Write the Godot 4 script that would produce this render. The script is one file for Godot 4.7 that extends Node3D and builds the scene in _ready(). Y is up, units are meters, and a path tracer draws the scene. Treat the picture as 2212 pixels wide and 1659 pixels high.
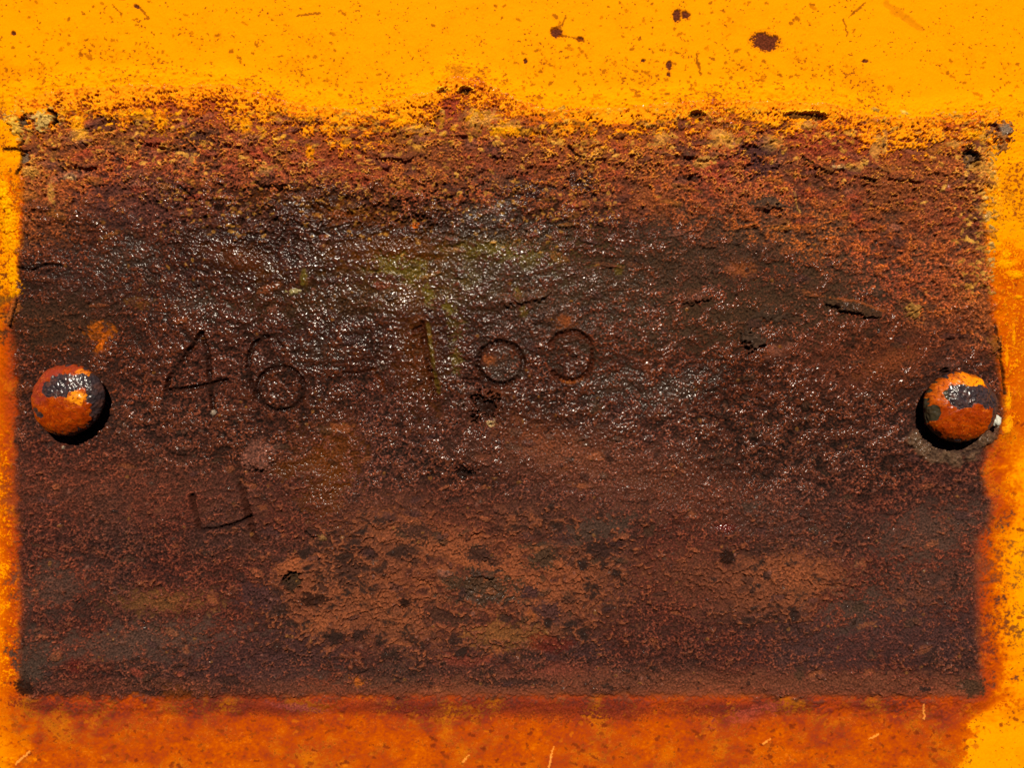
extends Node3D
# A rusted, stamped steel plate held by two round-headed rivets on a yellow painted steel panel.
# Lengths on the plate are counted in steps of an eighth of a millimetre (U), u to the right and v downwards.

const U := 0.000125
const Y0 := 1.2
const CELL := 1.8
const U0 := -64.0
const V0 := -64.0
const NX := 1300
const NY := 994
const PANEL_Z := -9.0

var col := PackedColorArray()
var hgt := PackedFloat32Array()
var glo := PackedFloat32Array()
var pid := PackedInt32Array()
var n_l := PackedFloat32Array()
var n_m := PackedFloat32Array()
var n_f := PackedFloat32Array()
var n_g := PackedFloat32Array()
var part_of := {}          # id -> [parent key, name, label, box]
var next_id := 2
var rng := RandomNumberGenerator.new()


func at(u: float, v: float, z: float) -> Vector3:
	return Vector3((u - 1106.0) * U, Y0 + (829.5 - v) * U, z * U)


func c8(r: float, g: float, b: float) -> Color:
	return Color(r / 255.0, g / 255.0, b / 255.0)


func noise(freq: float, oct: int, seed_: int, kind := FastNoiseLite.TYPE_SIMPLEX_SMOOTH, frac := FastNoiseLite.FRACTAL_FBM) -> FastNoiseLite:
	var n := FastNoiseLite.new()
	n.noise_type = kind
	n.frequency = freq
	n.fractal_type = frac if oct > 1 else FastNoiseLite.FRACTAL_NONE
	n.fractal_octaves = oct
	n.seed = seed_
	return n


func table(t: PackedVector2Array, x: float) -> float:
	var k := 0
	var n := t.size()
	if x <= t[0].x: return t[0].y
	while k < n - 1 and t[k + 1].x < x: k += 1
	if k >= n - 1: return t[n - 1].y
	return lerpf(t[k].y, t[k + 1].y, (x - t[k].x) / (t[k + 1].x - t[k].x))


# a table filled in for every column or row
func along(t: PackedVector2Array, start: float, count: int) -> PackedFloat32Array:
	var a := PackedFloat32Array()
	a.resize(count)
	for i in count: a[i] = table(t, start + i * CELL)
	return a


func _ready() -> void:
	rng.seed = 7
	set_view()
	fill_noise()
	ground_coat()
	plate_marks()
	panel_marks()
	build_surfaces()
	build_rivets()
	build_bits()


func set_view() -> void:
	var cam := Camera3D.new()
	cam.name = "camera"
	cam.position = Vector3(0, Y0, 0.2)
	cam.fov = 54.8
	cam.near = 0.01
	cam.far = 50.0
	add_child(cam)
	cam.current = true
	var we := WorldEnvironment.new()
	we.name = "daylight"
	var e := Environment.new()
	var sky := Sky.new()
	var sm := ProceduralSkyMaterial.new()
	sm.sky_top_color = Color(0.34, 0.50, 0.82)
	sm.sky_horizon_color = Color(0.50, 0.56, 0.62)
	sm.sky_curve = 0.12
	sm.ground_bottom_color = Color(0.10, 0.09, 0.08)
	sm.ground_horizon_color = Color(0.22, 0.20, 0.18)
	sm.energy_multiplier = 0.22
	sky.sky_material = sm
	e.background_mode = Environment.BG_SKY
	e.sky = sky
	e.tonemap_mode = Environment.TONE_MAPPER_LINEAR
	e.tonemap_exposure = 1.05
	e.sdfgi_enabled = true
	e.ssao_enabled = true
	e.ssil_enabled = true
	we.environment = e
	add_child(we)
	var sun := DirectionalLight3D.new()
	sun.name = "sun"
	sun.light_energy = 1.5
	sun.light_color = Color(1.0, 0.95, 0.87)
	sun.light_angular_distance = 0.5
	sun.shadow_enabled = true
	add_child(sun)
	sun.look_at_from_position(Vector3.ZERO, -Vector3(0.03, 0.56, 0.83), Vector3.UP)


func fill_noise() -> void:
	var total := NX * NY
	for a in [hgt, glo, n_l, n_m, n_f, n_g]: a.resize(total)
	hgt.resize(total); glo.resize(total); n_l.resize(total); n_m.resize(total); n_f.resize(total); n_g.resize(total)
	col.resize(total)
	pid.resize(total)
	var a_l := noise(1.0 / 210.0, 3, 11)
	var a_m := noise(1.0 / 46.0, 3, 12)
	var a_f := noise(1.0 / 12.0, 2, 13)
	var a_g := noise(1.0 / 5.6, 1, 14)
	var k := 0
	for j in NY:
		var v := V0 + j * CELL
		for i in NX:
			var u := U0 + i * CELL
			n_l[k] = a_l.get_noise_2d(u, v * 1.5)
			var w := n_l[k] * 18.0
			n_m[k] = a_m.get_noise_2d(u + v * 0.25 + w, v * 1.35 - u * 0.1 - w)
			n_f[k] = a_f.get_noise_2d(u + v * 0.2, v * 1.2 - u * 0.1)
			n_g[k] = a_g.get_noise_2d(u + v * 0.15, v * 1.2 - u * 0.1)
			k += 1


func gauss(x: float, y: float, rx: float, ry: float) -> float:
	var q := (x / rx) * (x / rx) + (y / ry) * (y / ry)
	return exp(-q) if q < 5.0 else 0.0


func ground_coat() -> void:
	# where the paint gives way to rust along the top, and the outline of the plate
	var t_top := along(PackedVector2Array([Vector2(-70, 232), Vector2(0, 236), Vector2(60, 248), Vector2(130, 226), Vector2(200, 224), Vector2(300, 218), Vector2(400, 222), Vector2(480, 214), Vector2(560, 236), Vector2(640, 258), Vector2(720, 268), Vector2(790, 276), Vector2(850, 252), Vector2(930, 232), Vector2(965, 200), Vector2(1010, 202), Vector2(1060, 218), Vector2(1110, 246), Vector2(1180, 272), Vector2(1300, 268), Vector2(1400, 262), Vector2(1500, 252), Vector2(1700, 252), Vector2(1800, 262), Vector2(1900, 286), Vector2(1980, 292), Vector2(2060, 280), Vector2(2130, 272), Vector2(2170, 268), Vector2(2300, 268)]), U0, NX)
	var t_mid := along(PackedVector2Array([Vector2(0, 520), Vector2(200, 470), Vector2(380, 410), Vector2(600, 425), Vector2(900, 450), Vector2(1150, 425), Vector2(1350, 430), Vector2(1600, 500), Vector2(1800, 590), Vector2(2000, 690), Vector2(2200, 760)]), U0, NX)
	var t_low := along(PackedVector2Array([Vector2(0, 930), Vector2(300, 985), Vector2(700, 1085), Vector2(1000, 1055), Vector2(1400, 1070), Vector2(1700, 1095), Vector2(1950, 1010), Vector2(2200, 940)]), U0, NX)
	var t_left := along(PackedVector2Array([Vector2(0, 30), Vector2(270, 34), Vector2(340, 48), Vector2(500, 42), Vector2(640, 34), Vector2(700, 26), Vector2(860, 34), Vector2(1000, 32), Vector2(1180, 38), Vector2(1300, 46), Vector2(1420, 44), Vector2(1700, 50)]), V0, NY)
	var t_right := along(PackedVector2Array([Vector2(0, 2150), Vector2(270, 2150), Vector2(420, 2124), Vector2(600, 2140), Vector2(760, 2158), Vector2(860, 2166), Vector2(930, 2164), Vector2(965, 2138), Vector2(1010, 2122), Vector2(1060, 2130), Vector2(1090, 2144), Vector2(1130, 2136), Vector2(1160, 2112), Vector2(1260, 2110), Vector2(1360, 2112), Vector2(1480, 2120), Vector2(1700, 2118)]), V0, NY)
	var a_c := noise(1.0 / 26.0, 1, 31, FastNoiseLite.TYPE_CELLULAR)
	a_c.cellular_return_type = FastNoiseLite.RETURN_DISTANCE2_SUB
	a_c.cellular_jitter = 1.0
	var a_h := noise(1.0 / 330.0, 2, 33)
	var a_r := noise(1.0 / 30.0, 3, 34, FastNoiseLite.TYPE_SIMPLEX_SMOOTH, FastNoiseLite.FRACTAL_RIDGED)
	var a_b := noise(1.0 / 10.0, 1, 37, FastNoiseLite.TYPE_CELLULAR)
	a_b.cellular_return_type = FastNoiseLite.RETURN_DISTANCE
	a_b.cellular_jitter = 1.0
	var a_k := noise(1.0 / 40.0, 1, 38, FastNoiseLite.TYPE_CELLULAR)
	a_k.cellular_return_type = FastNoiseLite.RETURN_DISTANCE2_SUB
	a_k.cellular_jitter = 1.0
	var a_w := noise(1.0 / 19.0, 2, 35)
	var a_x := noise(1.0 / 75.0, 2, 36)
	var ramp := [c8(250, 155, 0), c8(228, 126, 0), c8(202, 92, 0), c8(182, 74, 4), c8(166, 62, 16), c8(138, 50, 28), c8(100, 44, 34)]
	var k := 0
	for j in NY:
		var v := V0 + j * CELL
		for i in NX:
			var u := U0 + i * CELL
			var l := n_l[k]
			var m := n_m[k]
			var f := n_f[k]
			var g := n_g[k]
			# signed distance inside the plate
			var dl := u - t_left[j]
			var dr := t_right[j] - u
			var db := 1508.0 - v
			var dt := v - (t_top[i] - 34.0)
			var d := minf(minf(dl, dr), minf(db, dt))
			if db < 34.0 and dl < 34.0: d = 34.0 - Vector2(34.0 - dl, 34.0 - db).length()
			if db < 26.0 and dr < 26.0: d = minf(d, 26.0 - Vector2(26.0 - dr, 26.0 - db).length())
			d += m * 6.0 + f * 3.0
			var inside := smoothstep(-4.0, 11.0, d)
			var tinted := smoothstep(-9.0, 13.0, d + m * 7.0 + f * 6.0 + g * 4.0)
			if v < 600.0: tinted = inside
			# paint over the top edge
			var below := v - t_top[i] - 14.0 + l * 26.0
			var side_l := u < 46.0 and v < 700.0
			var pm := -below / 40.0 + m * 1.35 + f * 1.1 + g * 0.7
			# rust of the plate
			var hue := a_h.get_noise_2d(u + 900.0, v * 1.2)
			var ridge := a_r.get_noise_2d(u + v * 0.3 + m * 10.0, v * 1.4 - u * 0.1)
			var w_top := 1.0 - smoothstep(-60.0, 60.0, v - t_mid[i] + l * 90.0 + m * 45.0)
			var w_low := smoothstep(-70.0, 70.0, v - t_low[i] + l * 90.0 + m * 20.0)
			var w_mid := clampf(1.0 - w_top - w_low, 0.0, 1.0)
			# where oil and water lie on it
			var wet := gauss(u - 640.0, v - 520.0, 330.0, 100.0) + 0.9 * gauss(u - 900.0, v - 590.0, 330.0, 120.0) + 0.75 * gauss(u - 740.0, v - 740.0, 420.0, 120.0) + 0.42 * gauss(u - 1060.0, v - 880.0, 420.0, 100.0) + 0.12 * gauss(u - 1600.0, v - 930.0, 420.0, 130.0)
			wet = clampf(wet * 1.1 + m * 1.2 + f * 1.0 + l * 0.7 - 0.34, 0.0, 1.0) * (1.0 - w_top * 0.6) * (1.0 - w_low * 0.7)
			var cell := 0.0
			if w_top > 0.0: cell = a_c.get_noise_2d(u + m * 14.0 + v * 0.2, v * 1.35 + f * 8.0)
			var brown := c8(134, 80, 52).lerp(c8(130, 70, 54), clampf(hue * 1.6 + 0.4, 0, 1)).lerp(c8(160, 92, 48), clampf(m * 1.4 + f * 0.7 - 0.1, 0, 1)).lerp(c8(72, 48, 42), clampf(-l * 1.3 - m * 1.3 - f * 0.7 + 0.02, 0, 0.85))
			var dark := c8(66, 36, 27).lerp(c8(78, 45, 38), clampf(hue * 1.8 + 0.4, 0, 1)).lerp(c8(112, 62, 40), clampf(m * 1.3 + f * 0.7 + l * 0.6, 0, 0.85)).lerp(c8(30, 21, 18), clampf(-m * 1.5 - f * 0.8, 0, 0.85))
			var low := c8(72, 37, 31).lerp(c8(66, 41, 37), clampf(hue * 2.0 + 0.5, 0, 1)).lerp(c8(110, 58, 42), clampf(m * 1.1 + f * 1.0, 0, 0.7)).lerp(c8(44, 28, 27), clampf(-m * 1.2 - f * 0.8, 0, 0.85))
			var c: Color = brown * w_top + dark * w_mid + low * w_low
			var ws := w_top + w_mid + w_low
			c = c * (1.0 / ws)
			c = c.lerp(Color(c.r * 1.45, c.g * 1.42, c.b * 1.35), clampf(g * 0.8 + ridge * 0.5 - 0.1, 0, 0.8))  # crests of the relief lightened in the colour, as highlights
			c = c.lerp(Color(c.r * 0.5, c.g * 0.47, c.b * 0.47), clampf(-g * 1.0 - f * 0.5, 0, 0.8) * lerpf(1.0, 0.6, w_top))  # crevices darkened in the colour too, on top of their cast shade
			var dust := rng.randf() - 0.5
			var wisp := a_w.get_noise_2d(u + v * 0.55 + g * 3.0, v * 1.3 - u * 0.3 + f * 4.0)
			var stray := a_x.get_noise_2d(u, v + 300.0)
			var thread := smoothstep(0.075, 0.0, absf(wisp)) * smoothstep(-0.25, 0.3, stray + g * 0.3)
			var bead := 0.35 - a_b.get_noise_2d(u + m * 6.0, v * 1.1 + f * 3.0) - 1.0
			c = c * (1.0 + dust * 0.36 + bead * 0.45 + clampf(f * 0.55 + g * 0.5, -0.5, 0.8) * clampf(0.55 + stray * 0.9 + m * 0.5, 0.1, 1.0) * lerpf(0.6, 1.0, w_mid))
			# scale standing in two ragged patches of the lower half
			var scab := 0.0
			if w_low > 0.0:
				scab = gauss(u - 1010.0, v - 1245.0, 400.0, 150.0) + 0.8 * gauss(u - 1690.0, v - 1255.0, 150.0, 90.0) + 0.5 * gauss(u - 690.0, v - 1290.0, 130.0, 110.0)
				scab = smoothstep(0.54, 0.70, scab + m * 0.95 + f * 0.5 + l * 0.4) * w_low
			if scab > 0.0:
				var gap := a_k.get_noise_2d(u + m * 26.0 + f * 8.0, v * 1.15 + f * 10.0) + 1.0
				var crust := smoothstep(0.56, 0.28, gap + m * 0.55 + g * 0.15)
				c = c.lerp(c8(134, 76, 48).lerp(c8(160, 98, 60), clampf(f * 1.4 + g * 0.4, 0, 1)).lerp(c8(98, 52, 36), clampf(-f * 1.2 - m * 0.6, 0, 1)), scab * crust * 0.62)
				c = c.lerp(c8(38, 28, 25), scab * (1.0 - crust) * clampf(0.6 + hue * 1.5, 0.3, 0.85))
				scab *= crust
			c = c.lerp(c8(206, 156, 92) * w_top + c8(140, 100, 72) * (1.0 - w_top), thread * lerpf(0.32, 0.5, w_top) * lerpf(1.0, 0.55, w_mid))
			var h := w_top * (m * 5.5 + cell * 3.6 + f * 2.8 + ridge * 1.6 + g * 1.2) + w_mid * (m * lerpf(3.4, 2.0, wet) + f * lerpf(1.1, 0.6, wet) + ridge * 0.8 + g * lerpf(1.5, 1.05, wet)) + w_low * (m * 2.4 + f * 1.5 + ridge * 1.0 + g * 1.2)
			h = h / ws + scab * (2.6 + f * 1.6 + g * 0.8) + bead * (w_mid * lerpf(2.6, 1.9, wet) + w_low * 1.3 + w_top * 1.5) + l * 5.0 + thread * lerpf(0.9, 0.3, wet) + dust * lerpf(0.7, 0.25, wet)
			var gl := clampf(0.05 + w_mid * clampf(0.2 + m * 0.3, 0.0, 0.4) + wet * 1.0, 0.0, 1.0)
			c = c.lerp(c8(40, 24, 18), wet * 0.55)
			var rim_b := smoothstep(64.0, 0.0, db + l * 40.0 + m * 30.0 + f * 14.0) * smoothstep(300.0, 900.0, u)
			c = c.lerp(c8(142, 76, 48), rim_b * 0.65)
			var by_paint := 1.0 - smoothstep(0.0, 90.0, absf(below))
			c = c.lerp(c8(156, 86, 46), by_paint * 0.5)
			h *= 1.0 - by_paint * 0.4
			# crumbs of paint left on the rust near the top
			var crumb := m * 0.75 + f * 1.1 + g * 0.8 + stray * 0.45 + l * 0.4 - 0.47 - maxf(below, 0.0) / 420.0 - smoothstep(130.0, 300.0, below) * 0.5
			var edge_r := clampf(1.0 - (2150.0 - u) / 110.0, 0, 1) * clampf((700.0 - v) / 200.0, 0, 1)
			crumb += edge_r * 0.34
			if crumb > 0.0:
				var a := smoothstep(0.0, 0.16, crumb)
				c = c.lerp(c8(222, 168, 84).lerp(c8(246, 176, 36), clampf(0.6 - below / 90.0 + l, 0, 1)).lerp(c8(176, 128, 74), clampf(below / 220.0 - f * 0.4, 0, 1)), a * 0.85)
				h += a * 2.6
			# the panel's paint and what the rust has washed over it
			var s := 0.0
			var pcf := 0.0
			var fleck := m * 0.5 + f * 0.6 + g * 0.45
			var under := v - 1508.0
			var out := u - t_right[j]
			var o2 := t_left[j] - u
			# below the plate: a wide run of rust, giving out towards both sides
			var q := lerpf(1.0, 0.68, smoothstep(0.0, 120.0, under)) + l * 0.3 + m * 0.14 + f * 0.08
			q -= smoothstep(2074.0, 2140.0, u + m * 44.0 + f * 26.0 + (v - 1560.0) * 0.2) * 0.95
			q -= smoothstep(84.0, -10.0, u + m * 44.0 + f * 20.0) * 0.62
			q += smoothstep(30.0, 0.0, absf(under - 16.0 + m * 18.0)) * clampf(f * 0.9 + g * 0.4 + 0.1, 0.0, 0.4) * smoothstep(-0.2, 0.3, l + 0.12)  # broken darker band close under the plate
			s = q * smoothstep(-50.0, 10.0, under)
			if out > -60.0 and v < 1660.0:
				q = lerpf(0.9, 0.0, smoothstep(-4.0, 104.0, out + m * 34.0 + f * 26.0 + g * 8.0)) * smoothstep(880.0, 980.0, v + m * 30.0) * (1.0 - smoothstep(1510.0, 1580.0, v + m * 30.0 + out * 0.6))
				var q3 := (0.55 + l * 0.2 + m * 0.15) * smoothstep(500.0, 590.0, v + m * 70.0 + f * 30.0) * (1.0 - smoothstep(930.0, 1010.0, v + m * 20.0)) - clampf(fleck * 1.8 - 0.25, 0, 0.5)
				s = maxf(s, maxf(q, q3))
			if o2 > -60.0 and v < 1640.0:
				var q2 := lerpf(0.88, 0.42, smoothstep(0.0, 54.0, o2 + m * 18.0 + f * 10.0)) * smoothstep(600.0, 690.0, v + m * 40.0) + l * 0.15
				q2 -= clampf(fleck * 1.7 - 0.2, 0, 0.5) * smoothstep(860.0, 1000.0, v)
				q2 *= 1.0 - smoothstep(1500.0, 1640.0, v) * 0.6
				q2 = maxf(q2, smoothstep(-0.05, 0.25, -fleck + 0.06) * 0.65 * smoothstep(330.0, 420.0, v) * (1.0 - smoothstep(600.0, 680.0, v)))
				s = maxf(s, q2)
			s = clampf(s + (g * 0.07 + f * 0.12 + m * 0.08 + dust * 0.05) * smoothstep(0.1, 0.4, s), 0.0, 1.2)
			if s > 0.3: pcf = 1.0
			var ri := clampf(s * 5.0, 0.0, 5.999)
			var pc: Color = ramp[int(ri)].lerp(ramp[int(ri) + 1], ri - floorf(ri))
			pc = pc.lerp(c8(238, 142, 0), clampf(m * 0.3 + g * 0.25, 0, 0.4) * smoothstep(0.3, 0.1, s))
			pc = pc * (1.0 + dust * 0.05)
			pc = pc.lerp(c8(255, 160, 60), thread * pcf * 0.3)
			pc = pc.lerp(c8(222, 130, 0), clampf(stray * 0.5 + l * 0.6 + f * 0.45 + g * 0.15 - 0.02, 0, 0.55) * smoothstep(-360.0, -60.0, below))
			# specks where rust comes through the paint
			var near := 1.0 - smoothstep(0.0, 240.0, -below)
			if v > 500.0: near = 0.3 if u < 2090.0 else 0.0
			near *= clampf(0.55 + l * 1.2, 0.15, 1.0)
			var spk := f * 0.85 + g * 0.5 + m * 0.3 + stray * 0.25 - lerpf(0.66, 0.10, near * near) + smoothstep(0.3, 0.6, s) * 0.08
			if spk > 0.0: pc = pc.lerp(c8(158, 78, 14).lerp(c8(110, 48, 20), clampf(f, 0, 1)), smoothstep(0.0, 0.2, spk) * 0.85)
			var ph := PANEL_Z + m * 0.5 + g * 0.16 + l * 0.8 - clampf(spk * 3.0, 0, 0.8)
			var fill := smoothstep(-90.0, -30.0, v - t_top[i]) * (1.0 - smoothstep(360.0, 560.0, v))
			ph += fill * (-PANEL_Z - 1.0 + m * 2.0 + f * 1.0 + g * 0.4)
			fill = maxf(smoothstep(-46.0, 0.0, d) * 0.75, 0.0) * (1.0 - fill)
			ph += fill * (-PANEL_Z + m * 2.0 + f * 1.4 + g * 0.6)
			# join them
			var paint := smoothstep(-0.05, 0.10, pm)
			paint *= 1.0 - smoothstep(380.0, 420.0, v)
			var rust_c: Color = c
			var hh := lerpf(ph, h, inside)
			var cc: Color = pc.lerp(rust_c, tinted)
			if paint > 0.0 and inside > 0.0:
				var rim := paint * (1.0 - smoothstep(0.12, 0.42, pm)) * smoothstep(-70.0, -10.0, below)
				cc = cc.lerp(pc.lerp(c8(244, 184, 84), rim * 0.7), paint)  # paint edge gets its lit highlight as a pale tan colour
				hh = lerpf(hh, lerpf(h * 0.55, ph, 1.0 - inside), paint) + paint * 2.0
			elif below < 0.0 and paint < 1.0:
				cc = cc.lerp(c8(140, 72, 34), (1.0 - paint) * smoothstep(-55.0, -8.0, below))
			col[k] = cc
			hgt[k] = hh
			glo[k] = lerpf(0.35, gl, inside) * (1.0 - paint * 0.0)
			pid[k] = 1 if d > -1.0 else 0
			k += 1


# ---- marks -------------------------------------------------------------------------------------------------------

func part(parent: int, called: String) -> int:
	part_of[next_id] = [parent, called]
	next_id += 1
	return next_id - 1


# a ragged patch: colour, gloss, and how far it stands proud (negative: a pit)
func patch(u: float, v: float, ru: float, rv: float, turn: float, c: Color, alpha: float, rag := 0.6, soft := 0.3, gloss := -1.0, lift := 0.0, id := 0) -> void:
	var reach := maxf(ru, rv) * 1.7 + 6.0
	var i0 := maxi(0, int((u - reach - U0) / CELL))
	var i1 := mini(NX - 1, int((u + reach - U0) / CELL))
	var j0 := maxi(0, int((v - reach - V0) / CELL))
	var j1 := mini(NY - 1, int((v + reach - V0) / CELL))
	var cs := cos(deg_to_rad(turn))
	var sn := sin(deg_to_rad(turn))
	for j in range(j0, j1 + 1):
		for i in range(i0, i1 + 1):
			var k := j * NX + i
			var x := U0 + i * CELL - u
			var y := V0 + j * CELL - v
			var p := (x * cs + y * sn) / ru
			var q := (-x * sn + y * cs) / rv
			var r := sqrt(p * p + q * q) + rag * (n_m[k] * 0.95 + n_f[k] * 0.75 + n_g[k] * 0.35)
			var blur := soft * 0.6
			if r > 1.0 + blur: continue
			var a := 1.0 - smoothstep(1.0 - blur, 1.0 + blur, r)
			if alpha > 0.0: col[k] = col[k].lerp(Color(c.r * (1.0 + n_g[k] * 0.35), c.g * (1.0 + n_g[k] * 0.35), c.b * (1.0 + n_g[k] * 0.35)), a * alpha)
			if gloss >= 0.0: glo[k] = lerpf(glo[k], gloss, a)
			if lift != 0.0: hgt[k] += lift * a
			if id and a > 0.5: pid[k] = id


# a line cut in (depth > 0) or raised (depth < 0)
func stroke(pts: PackedVector2Array, width: float, depth: float, c: Color, alpha: float, rag := 0.5, id := 0, lip := 0.0) -> void:
	for s in pts.size() - 1:
		var a := pts[s]
		var b := pts[s + 1]
		var reach := width * 2.4 + 8.0
		var i0 := maxi(0, int((minf(a.x, b.x) - reach - U0) / CELL))
		var i1 := mini(NX - 1, int((maxf(a.x, b.x) + reach - U0) / CELL))
		var j0 := maxi(0, int((minf(a.y, b.y) - reach - V0) / CELL))
		var j1 := mini(NY - 1, int((maxf(a.y, b.y) + reach - V0) / CELL))
		var ab := b - a
		var len2 := maxf(ab.length_squared(), 0.001)
		for j in range(j0, j1 + 1):
			for i in range(i0, i1 + 1):
				var k := j * NX + i
				var p := Vector2(U0 + i * CELL + n_f[k] * 3.0, V0 + j * CELL + n_g[k] * 2.0)
				var t := (p - a).dot(ab) / len2
				if (t < 0.0 and s > 0) or t > 1.0 and s < pts.size() - 2:
					if t < -0.0 or (p - b).length() > width: continue
				t = clampf(t, 0, 1)
				var r := (p - a - ab * t).length() / (width * (1.0 + rag * n_m[k]))
				if r < 1.0:
					var w := (1.0 - r * r) * (1.0 if id == 0 else clampf(0.85 + n_m[k] * 1.3 + n_f[k] * 0.6, 0.25, 1.0))
					hgt[k] = hgt[k] - depth * w if id == 0 or pid[k] != id else minf(hgt[k], hgt[k] - depth * w * 0.25)
					col[k] = col[k].lerp(c, alpha * minf(1.0, w * 1.6))
					if id: pid[k] = id
				elif lip > 0.0 and r < 1.9:
					hgt[k] += lip * (1.9 - r)


func arc(u: float, v: float, ru: float, rv: float, from: float, to: float, n := 14) -> PackedVector2Array:
	var a := PackedVector2Array()
	for s in n + 1:
		var t := deg_to_rad(lerpf(from, to, float(s) / n))
		a.append(Vector2(u + cos(t) * ru, v + sin(t) * rv))
	return a


# a rounded lump, ragged at its foot
func lump(u: float, v: float, ru: float, rv: float, turn: float, c: Color, alpha: float, high: float, id := 0, gloss := -1.0) -> void:
	var reach := maxf(ru, rv) * 1.4 + 4.0
	var i0 := maxi(0, int((u - reach - U0) / CELL))
	var i1 := mini(NX - 1, int((u + reach - U0) / CELL))
	var j0 := maxi(0, int((v - reach - V0) / CELL))
	var j1 := mini(NY - 1, int((v + reach - V0) / CELL))
	var cs := cos(deg_to_rad(turn))
	var sn := sin(deg_to_rad(turn))
	for j in range(j0, j1 + 1):
		for i in range(i0, i1 + 1):
			var k := j * NX + i
			var x := U0 + i * CELL - u
			var y := V0 + j * CELL - v
			var p := (x * cs + y * sn) / ru
			var q := (-x * sn + y * cs) / rv
			var r := sqrt(p * p + q * q) + n_m[k] * 0.8 + n_f[k] * 0.7 + n_g[k] * 0.25
			if r > 1.0: continue
			hgt[k] += high * sqrt(1.0 - maxf(r, 0.0) * maxf(r, 0.0)) * (1.0 + n_m[k] * 0.5)
			var tone := 1.0 + n_f[k] * 0.2 + n_g[k] * 0.2
			col[k] = col[k].lerp(Color(c.r * tone, c.g * tone, c.b * tone), alpha)
			if gloss >= 0.0: glo[k] = gloss
			if id: pid[k] = id


# a scale of rust or paint that stands off on its lower side: highest there, level with the rest above
func scale_(u: float, v: float, ru: float, rv: float, turn: float, c: Color, alpha: float, high: float, id := 0) -> void:
	var reach := maxf(ru, rv) * 1.5 + 4.0
	var cs := cos(deg_to_rad(turn))
	var sn := sin(deg_to_rad(turn))
	for j in range(maxi(0, int((v - reach - V0) / CELL)), mini(NY - 1, int((v + reach - V0) / CELL)) + 1):
		for i in range(maxi(0, int((u - reach - U0) / CELL)), mini(NX - 1, int((u + reach - U0) / CELL)) + 1):
			var k := j * NX + i
			var x := U0 + i * CELL - u
			var y := V0 + j * CELL - v
			var p := (x * cs + y * sn) / ru
			var q := (-x * sn + y * cs) / rv
			var r := sqrt(p * p + q * q) + n_m[k] * 0.7 + n_f[k] * 0.3
			if r > 1.0: continue
			hgt[k] += high * clampf(0.55 + q * 0.6, 0.05, 1.0) * minf(1.0, (1.0 - r) * 6.0)
			var tone := 1.0 + n_f[k] * 0.4 + n_g[k] * 0.4
			col[k] = col[k].lerp(Color(c.r * tone, c.g * tone, c.b * tone), alpha)
			if id: pid[k] = id


func tint(called: String) -> Color:
	match called:
		"black": return c8(36, 20, 14)
		"dark": return c8(48, 32, 29)
		"wet": return c8(38, 23, 18)
		"plum": return c8(64, 42, 44)
		"slate": return c8(66, 54, 48)
		"ash": return c8(80, 62, 55)
		"olive": return c8(92, 80, 32)
		"moss": return c8(60, 46, 35)
		"brown": return c8(100, 59, 43)
		"orange": return c8(138, 80, 50)
		"amber": return c8(196, 104, 24)
		"oil": return c8(94, 48, 8)
		"red": return c8(130, 60, 46)
		"blood": return c8(96, 26, 18)
		"ochre": return c8(132, 90, 44)
		"tan": return c8(206, 164, 92)
		"pale": return c8(214, 196, 150)
		"yellow": return c8(250, 176, 10)
		"rose": return c8(124, 82, 72)
	return c8(90, 58, 46)


# rows of: tint, u, v, half width, half height, turn, strength, raggedness, softness, gloss (-1 leaves it), lift
func patches(rows: Array) -> void:
	for r in rows:
		patch(r[1], r[2], r[3], r[4], r[5], tint(r[0]), r[6], r[7], r[8], r[9], r[10])


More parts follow.
